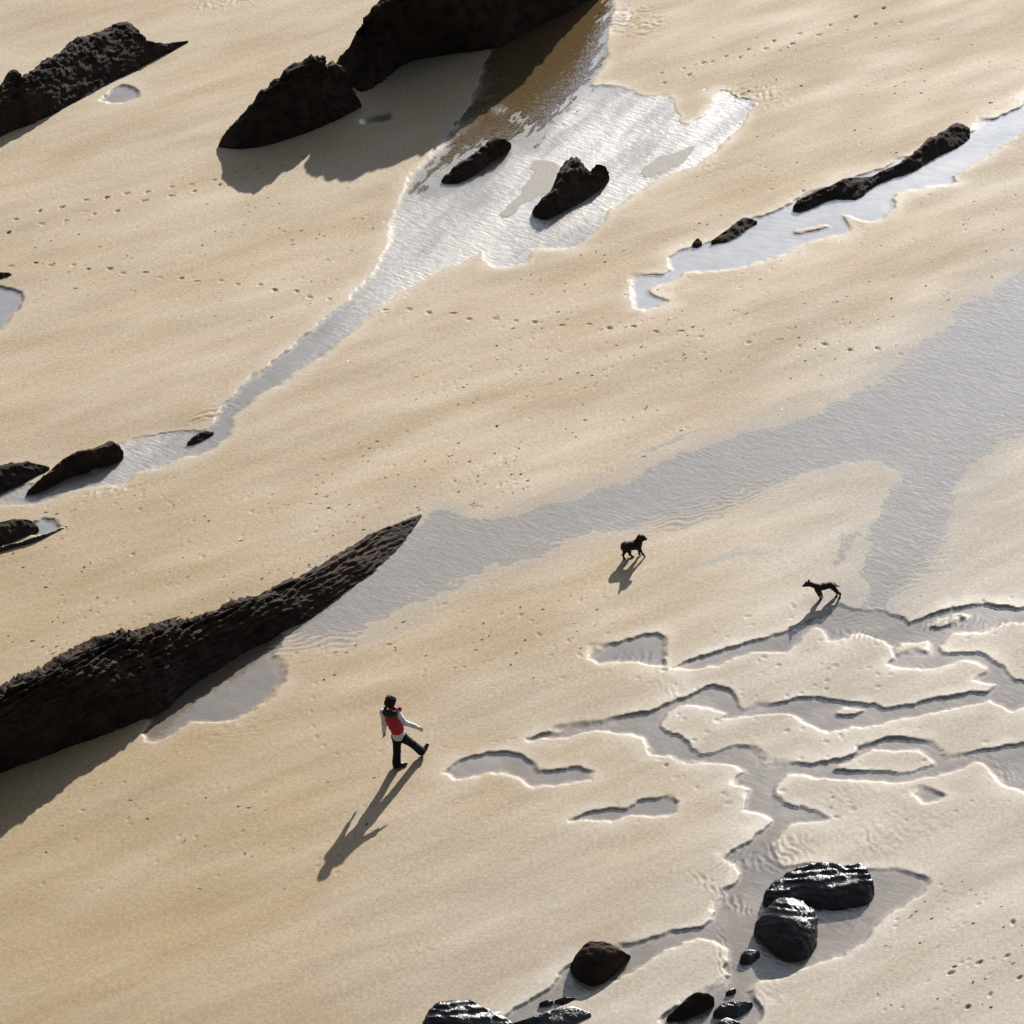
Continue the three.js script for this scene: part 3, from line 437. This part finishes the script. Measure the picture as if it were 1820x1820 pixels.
const smin = (a, b, k) => { const h = Math.max(k - Math.abs(a - b), 0) / k; return Math.min(a, b) - h * h * k * 0.25; };
function chain(bones, k = 0.03) { return (x, y, z) => { let d = 9; for (const [a, b] of bones) d = smin(d, cap(x, y, z, a, b), k); return d; }; }
function meshOf(fn, bones, c, pad = 0.05) {
  const lo = [9e9, 9e9, 9e9], hi = [-9e9, -9e9, -9e9];
  for (const b of bones) for (const p of b) for (let q = 0; q < 3; q++) { lo[q] = Math.min(lo[q], p[q] - p[3] - pad); hi[q] = Math.max(hi[q], p[q] + p[3] + pad); }
  return nets(fn, lo, hi, c);
}
const mat = (r, g, b, roughness = 0.85, extra = {}) => new THREE.MeshPhysicalMaterial({ color: new THREE.Color().setRGB(r, g, b), roughness, ...extra });

{ // ---------------------------------------------------------------- the walking person, seen from behind, right leg swung forward, heel down
  const p0 = at(708, 1361), g0 = heightAt(p0.x, p0.z), person = new THREE.Group(); person.position.set(p0.x, g0, p0.z);
  const skin = mat(0.42, 0.25, 0.17, 0.6), cloth = mat(0.62, 0.62, 0.66, 0.9), red = mat(0.42, 0.008, 0.022, 0.75, { sheen: 0.3 }), denim = mat(0.007, 0.008, 0.012, 0.9, { specularIntensity: 0.35 }), dark = mat(0.012, 0.01, 0.009, 0.5), hairM = mat(0.022, 0.011, 0.008, 0.7, { specularIntensity: 0.5 }), furM = mat(0.1, 0.06, 0.035, 0.95), darkFur = mat(0.02, 0.018, 0.018, 0.95);
  const V = (x, y, z, r) => [x, y, z, r];
  const pelvis = V(0.02, 0.79, 0.08, 0.125), waist = V(-0.03, 0.98, 0.06, 0.115), chest = V(-0.115, 1.17, 0.01, 0.125), neckB = V(-0.14, 1.3, -0.02, 0.06), neckT = V(-0.135, 1.4, -0.05, 0.052);
  const shL = V(-0.285, 1.275, -0.02, 0.055), shR = V(0.0, 1.265, 0.02, 0.058), elL = V(-0.262, 1.03, 0.02, 0.043), elR = V(0.134, 1.07, 0.045, 0.045), wrL = V(-0.276, 0.84, -0.01, 0.03), wrR = V(0.375, 0.945, 0.0, 0.031);
  const hpL = V(-0.02, 0.76, 0.06, 0.105), hpR = V(0.075, 0.76, 0.08, 0.105), knL = V(-0.02, 0.42, 0.06, 0.07), knR = V(0.285, 0.45, -0.13, 0.072), anL = V(-0.035, 0.1, 0.03, 0.075), anR = V(0.45, 0.13, -0.35, 0.075);
  // bare body: one continuous surface under the clothes
  const bare = [[pelvis, waist], [waist, chest], [chest, neckB], [neckB, neckT], [[...chest.slice(0, 3), 0.1], shL], [[...chest.slice(0, 3), 0.1], shR], [shL, elL], [elL, wrL], [shR, elR], [elR, wrR], [hpL, knL], [knL, anL], [hpR, knR], [knR, anR]].map((b) => b.map((p) => [p[0], p[1], p[2], p[3] * 0.78]));
  const body = meshOf(chain(bare, 0.04), bare, 0.013);
  // head turned to the right and away; face with brow, eyes, nose, mouth, ears
  const hc = [-0.134, 1.49, -0.075], fd = [0.6, 0.08, -0.8], rd = [0.8, 0, 0.6], hp = (f, r, u, rad) => [hc[0] + fd[0] * f + rd[0] * r, hc[1] + u + fd[1] * f, hc[2] + fd[2] * f + rd[2] * r, rad];
  const headB = [[hp(-0.02, 0, 0.03, 0.088), hp(0.025, 0, 0.02, 0.08)], [hp(0.03, 0, -0.01, 0.07), hp(0.05, 0, -0.075, 0.045)], [hp(0.095, 0, 0.01, 0.012), hp(0.112, 0, -0.025, 0.014)], [hp(0.06, -0.03, -0.075, 0.016), hp(0.06, 0.03, -0.075, 0.016)], [hp(0.085, -0.02, -0.058, 0.01), hp(0.085, 0.02, -0.058, 0.01)],
    [hp(0, 0.086, 0.01, 0.016), hp(0, 0.086, -0.03, 0.012)], [hp(0, -0.086, 0.01, 0.016), hp(0, -0.086, -0.03, 0.012)], [hp(0.083, -0.035, 0.022, 0.013), hp(0.083, -0.03, 0.022, 0.013)], [hp(0.083, 0.035, 0.022, 0.013), hp(0.083, 0.03, 0.022, 0.013)], [hp(0, 0, -0.06, 0.055), neckT]];
  const head = meshOf(chain(headB, 0.02), headB, 0.006, 0.02);
  // hands: palm, four unequal bent fingers, thumb from the side of the palm
  function hand(w, dir, across, curl) {
    const D = new THREE.Vector3(...dir).normalize(), S = new THREE.Vector3(...across).normalize(), U = new THREE.Vector3().crossVectors(D, S).normalize(), q = (f, s, u, r) => { const v = new THREE.Vector3(w[0], w[1], w[2]).addScaledVector(D, f).addScaledVector(S, s).addScaledVector(U, u); return [v.x, v.y, v.z, r]; };
    const b = [[q(-0.02, 0, 0, 0.026), q(0.035, -0.012, 0, 0.019)], [q(0.035, -0.014, 0, 0.018), q(0.075, -0.024, 0, 0.014)], [q(0.035, 0.014, 0, 0.018), q(0.075, 0.024, 0, 0.014)], [q(0.07, -0.022, 0, 0.013), q(0.07, 0.024, 0, 0.013)]];
    [[-0.031, 0.055], [-0.0105, 0.072], [0.0105, 0.078], [0.031, 0.068]].forEach(([s, l]) => { const m = q(0.078 + l * 0.5, s * 1.15, -curl * 0.25 * l, 0.0085), e = q(0.078 + l, s * 1.2, -curl * 0.7 * l, 0.007); b.push([q(0.07, s, 0, 0.0095), m], [m, e]); });
    const t = q(0.06, 0.05, -0.012, 0.0095); b.push([q(0.015, 0.024, 0, 0.012), t], [t, q(0.1, 0.062, -0.03, 0.0085)]);
    return meshOf(chain(b, 0.012), b, 0.0045, 0.012);
  }
  const handR = hand(wrR, [0.86, -0.5, 0.1], [0.3, 0.3, -0.9], 0.3), handL = hand(wrL, [0.1, -1, 0.1], [0.6, 0.1, -0.75], 0.6);
  part(person, 'body', mergeGeometries([body, head, handR, handL].map((g) => { const n = g.clone(); return n; })), skin);
  // hair: a full dark bob over the back of the head
  const hairB = [[hp(-0.02, 0, 0.04, 0.1), hp(-0.025, 0, 0.005, 0.105)], [hp(-0.045, 0.02, -0.03, 0.075), hp(-0.045, -0.02, -0.035, 0.075)], [hp(0.02, 0.05, 0.06, 0.06), hp(0.01, -0.05, 0.06, 0.06)]], hf = chain(hairB, 0.03);
  part(person, 'hair', meshOf((x, y, z) => hf(x, y, z) + 0.02 * n3(x * 40, y * 30, z * 40) + 0.009 * n3(x * 80, y * 50, z * 80), hairB, 0.007), hairM);
  // pale long-sleeved shirt, showing at the sleeves and as a hem below the vest
  const grow = (p, r) => [p[0], p[1], p[2], r];
  const shirtB = [[grow(pelvis, 0.138), grow(waist, 0.12)], [grow(waist, 0.126), grow(chest, 0.13)], [grow(chest, 0.1), grow(shL, 0.062)], [grow(chest, 0.1), grow(shR, 0.064)], [grow(shL, 0.064), grow(elL, 0.053)], [grow(elL, 0.053), grow(wrL, 0.045)], [grow(shR, 0.066), grow(elR, 0.056)], [grow(elR, 0.056), grow(wrR, 0.047)]], sf = chain(shirtB, 0.04);
  part(person, 'shirt', meshOf((x, y, z) => Math.max(sf(x, y, z) + 0.006 * n3(x * 22, y * 30, z * 22), 0.735 + 0.12 * x - y, Math.hypot(x - wrL[0], y - wrL[1], z - wrL[2]) < 0.2 ? 0.835 - y : -9, x - 0.39), shirtB, 0.009), cloth);
  const vestB = [[V(-0.005, 0.92, 0.075, 0.134), V(-0.05, 1.04, 0.05, 0.138)], [V(-0.05, 1.04, 0.05, 0.138), V(-0.115, 1.17, 0.01, 0.146)], [V(-0.19, 1.255, -0.01, 0.083), V(-0.07, 1.25, 0.015, 0.085)], [V(-0.24, 1.26, -0.02, 0.07), V(-0.03, 1.255, 0.02, 0.072)]], vf = chain(vestB, 0.05);
  part(person, 'vest', meshOf((x, y, z) => Math.max(vf(x, y, z) + 0.004 * Math.sin(y * 70) + 0.005 * n3(x * 18, y * 18, z * 18), 0.875 + 0.12 * x - y), vestB, 0.009), red);
  const hoodB = [[V(-0.245, 1.315, 0.05, 0.045), V(-0.16, 1.325, 0.1, 0.05)], [V(-0.16, 1.325, 0.1, 0.05), V(-0.05, 1.335, 0.085, 0.042)], [V(-0.245, 1.315, 0.05, 0.045), V(-0.24, 1.35, -0.05, 0.035)]], of = chain(hoodB, 0.03);
  const hood = part(person, 'hood', meshOf((x, y, z) => of(x, y, z) + 0.016 * n3(x * 45, y * 45, z * 45), hoodB, 0.007), darkFur, 'dark folded hood');
  const trimB = [[V(-0.265, 1.275, 0.06, 0.022), V(-0.16, 1.255, 0.14, 0.026)], [V(-0.16, 1.255, 0.14, 0.026), V(-0.03, 1.29, 0.115, 0.026)], [V(-0.03, 1.29, 0.115, 0.026), V(0.0, 1.35, 0.03, 0.024)]], tf = chain(trimB, 0.02);
  part(hood, 'fur_trim', meshOf((x, y, z) => tf(x, y, z) + 0.014 * n3(x * 70, y * 70, z * 70), trimB, 0.006), furM, 'brown fur edge of the hood');
  const scarfB = [[V(-0.1, 1.36, -0.06, 0.055), V(-0.04, 1.34, -0.02, 0.045)], [V(0.0, 1.34, -0.04, 0.03), V(0.055, 1.36, -0.03, 0.028)], [V(0.055, 1.36, -0.03, 0.028), V(0.05, 1.28, -0.03, 0.02)]];
  part(person, 'scarf', meshOf(chain(scarfB, 0.03), scarfB, 0.007), red);
  const legB = [[grow(hpL, 0.112), grow(hpR, 0.113)], [grow(hpL, 0.106), grow(knL, 0.074)], [grow(knL, 0.074), grow(anL, 0.088)], [grow(hpR, 0.108), grow(knR, 0.076)], [grow(knR, 0.076), grow(anR, 0.088)]], lf = chain(legB, 0.03);
  part(person, 'trousers', meshOf((x, y, z) => Math.max(lf(x, y, z) + 0.007 * n3(x * 14, y * 20, z * 14), 0.045 - y, y - 0.85), legB, 0.01), denim);
  const shoeS = [[V(-0.065, 0.045, 0.06, 0.048), V(0.06, 0.04, 0.0, 0.042)], [V(0.06, 0.04, 0.0, 0.042), V(0.15, 0.035, -0.045, 0.036)]], ss = chain(shoeS, 0.02);
  part(person, 'shoe', meshOf((x, y, z) => Math.max(ss(x, y, z), 0.004 - y), shoeS, 0.008), dark);
  const shoeF = [[V(0.475, 0.055, -0.39, 0.05), V(0.53, 0.13, -0.44, 0.045)], [V(0.53, 0.13, -0.44, 0.045), V(0.575, 0.2, -0.475, 0.036)]];
  part(person, 'shoe', meshOf(chain(shoeF, 0.02), shoeF, 0.008), dark);
  add(person, 'person', 'person in red vest over pale shirt, dark trousers, walking with arms out', 'person');
}

// ------------------------------------------------------------------ the two dogs
function dog(name, label, z0, x0, list, color, c = 0.007) {                     // list: [x, y, side offset, radius in pixels] pairs
  const bones = list.map((b) => b.map(([x, y, off, r]) => { const p = off === 'g' ? at(x, y, r / 82) : upright(x, y, z0 + off - (x - x0) * 0.0023); return [p.x, p.y, p.z, r / 82]; }));
  const low = Math.min(...bones.flat().map((p) => p[1] - p[3])), mid = bones[0][0], f = chain(bones, 0.03), g = meshOf((x, y, z) => f(x, y, z) + 0.003 * n3(x * 60, y * 60, z * 60), bones, c);
  const grp = new THREE.Group(), gy = heightAt(mid[0], z0); grp.position.set(mid[0], gy, z0); g.translate(-mid[0], 0, -z0);
  part(grp, 'body', g, color);
  return { grp, mid, low, z0, done: () => add(grp, name, label, 'dog') };
}
{
  const fur = mat(0.012, 0.008, 0.006, 0.7, { specularIntensity: 0.5 }), fur2 = mat(0.02, 0.01, 0.006, 0.7, { specularIntensity: 0.5 }), eye = mat(0.01, 0.006, 0.004, 0.15);
  const z1 = at(1125, 991.5).z, N1 = 0.055, F1 = -0.07;
  const a = dog('dog', 'stocky black dog with short tail standing facing right', z1, 1128, [
    [[1112, 970.5, 0, 8.4], [1121, 970, 0, 7.6]], [[1121, 970, 0, 8], [1132, 969, 0, 8.8]], [[1132.5, 967, 0, 8.2], [1137, 959, 0, 6.6]], [[1138, 956, 0, 6], [1141.5, 955.6, 0, 5.6]], [[1142.5, 957.4, 0, 4.2], [1147.4, 958, 0, 3]],
    [[1136, 952, 0.05, 1.8], [1134.6, 956, 0.065, 2.2]], [[1137, 951.5, -0.05, 1.8], [1136, 955, -0.065, 2.2]],
    [[1110, 972, N1, 5.2], [1110.6, 980, N1, 3.6]], [[1110.6, 980, N1, 3.4], [1107.4, 986.6, N1, 1.9]], [[1107.4, 986.6, N1, 1.9], [1109.2, 993, 'g', 1.5]], [[1109.2, 993, 'g', 1.5], [1111.4, 993.2, 'g', 1.4]],
    [[1114, 972, F1, 5], [1118.6, 981, F1, 3.4]], [[1118.6, 981, F1, 3.2], [1119.6, 985.6, F1, 1.9]], [[1119.6, 985.6, F1, 1.9], [1123.4, 989.4, 'g', 1.5]], [[1123.4, 989.4, 'g', 1.5], [1126, 989, 'g', 1.4]],
    [[1134, 972, F1, 4.2], [1136, 979, F1, 2.4]], [[1136, 979, F1, 2.2], [1136, 984.6, F1, 1.5]], [[1136, 984.6, F1, 1.5], [1138, 986.6, 'g', 1.5]],
    [[1135, 972, N1, 4.2], [1138.6, 979, N1, 2.4]], [[1138.6, 979, N1, 2.2], [1142.6, 985.6, N1, 1.6]], [[1142.6, 985.6, N1, 1.6], [1146, 989, 'g', 1.5]],
    [[1106, 968, 0, 2], [1104.6, 974, 0, 1.4]], [[1104.6, 974, 0, 1.4], [1105.2, 978.5, 0, 0.9]]], fur);
  a.done();
  const z2 = at(1470, 1061).z;
  const b = dog('dog', 'slim brown black dog with thin curved tail and pricked ears facing left', z2, 1474, [
    [[1454, 1043.5, 0.03, 6.6], [1464, 1041, 0, 6.2]], [[1464, 1041, 0, 6.2], [1477, 1038.6, -0.02, 6]], [[1452, 1041, 0.04, 5.6], [1441, 1037.4, 0.07, 4.2]], [[1440, 1037, 0.07, 4.5], [1434.6, 1036.6, 0.08, 4.3]], [[1433, 1038.4, 0.08, 3.2], [1427.4, 1040.4, 0.09, 1.9]],
    [[1437.6, 1034, 0.05, 1.9], [1437.6, 1029.4, 0.05, 1.1]], [[1437, 1034, 0.12, 1.9], [1438.4, 1031.4, 0.13, 1.4]],
    [[1453, 1048, 0.07, 4.8], [1455.6, 1056, 0.08, 2.2]], [[1455.6, 1056, 0.08, 2.1], [1458.6, 1063, 0.08, 1.3]], [[1458.6, 1063, 0.08, 1.3], [1456.8, 1066, 'g', 1.4]],
    [[1456, 1048, -0.04, 4.2], [1459.6, 1055, -0.05, 2]], [[1459.6, 1055, -0.05, 1.9], [1462, 1061, -0.05, 1.2]], [[1462, 1061, -0.05, 1.2], [1460.4, 1063.4, 'g', 1.3]],
    [[1480, 1041, 0.04, 5], [1486, 1049, 0.04, 3.2]], [[1486, 1049, 0.04, 3], [1493.4, 1054.4, 0.04, 1.7]], [[1493.4, 1054.4, 0.04, 1.7], [1492.6, 1061, 'g', 1.3]], [[1492.6, 1061, 'g', 1.3], [1490.4, 1062.6, 'g', 1.4]],
    [[1479, 1042, -0.06, 4.8], [1485, 1049, -0.07, 2.8]], [[1485, 1049, -0.07, 2.6], [1488.4, 1053.6, -0.07, 1.6]], [[1488.4, 1053.6, -0.07, 1.6], [1486.8, 1058.6, 'g', 1.3]], [[1486.8, 1058.6, 'g', 1.3], [1485, 1059.4, 'g', 1.4]],
    [[1482.6, 1035.4, -0.02, 1.8], [1486, 1039.4, -0.03, 1.1]], [[1486, 1039.4, -0.03, 1.1], [1489.6, 1041.2, -0.04, 0.9]], [[1489.6, 1041.2, -0.04, 0.9], [1494, 1039.6, -0.05, 0.6]]], fur2);
  b.done();
}

// ------------------------------------------------------------------ litter of the tide: flecks of weed and bits of shell
function scatter(name, label, list, geometry, material, size) {
  const im = new THREE.InstancedMesh(geometry, material, list.length), m = new THREE.Matrix4(), q = new THREE.Quaternion(), e = new THREE.Euler();
  list.forEach((p, i) => { const s = size[0] + rnd() * (size[1] - size[0]); e.set((rnd() - 0.5) * 0.5, 0.65 + (rnd() - 0.5) * 1.6, (rnd() - 0.5) * 0.5); m.compose(new THREE.Vector3(p.x, heightAt(p.x, p.z) + s * 0.06, p.z), q.setFromEuler(e), new THREE.Vector3(s * (0.8 + rnd()), s * 0.16, s * (0.3 + 0.4 * rnd()))); im.setMatrixAt(i, m); });
  add(im, name, label, null, null, 'stuff');
}
{
  const g = new THREE.IcosahedronGeometry(1, 1), p = g.attributes.position;
  for (let i = 0; i < p.count; i++) { const x = p.getX(i), y = p.getY(i), z = p.getZ(i), k = 1 + 0.5 * n3(x * 1.7 + 4, y * 1.7, z * 1.7); p.setXYZ(i, x * k, y * k, z * k); }
  g.computeVertexNormals();
  scatter('weed_flecks', 'dark flecks of weed strewn over the sand', flecks, g, mat(0.07, 0.05, 0.028, 0.9), [0.013, 0.04]);
  const shells = []; for (let n = 0; n < 90; n++) { const px = 100 + rnd() * 1600, py = 430 + rnd() * 700; if (SH[near(px, py)] > 0.1) shells.push(at(px, py)); }
  scatter('shell_bits', 'tiny pale bits of shell on the sand', shells, g, mat(0.75, 0.73, 0.68, 0.5), [0.012, 0.024]);
}
renderer.render(scene, camera);
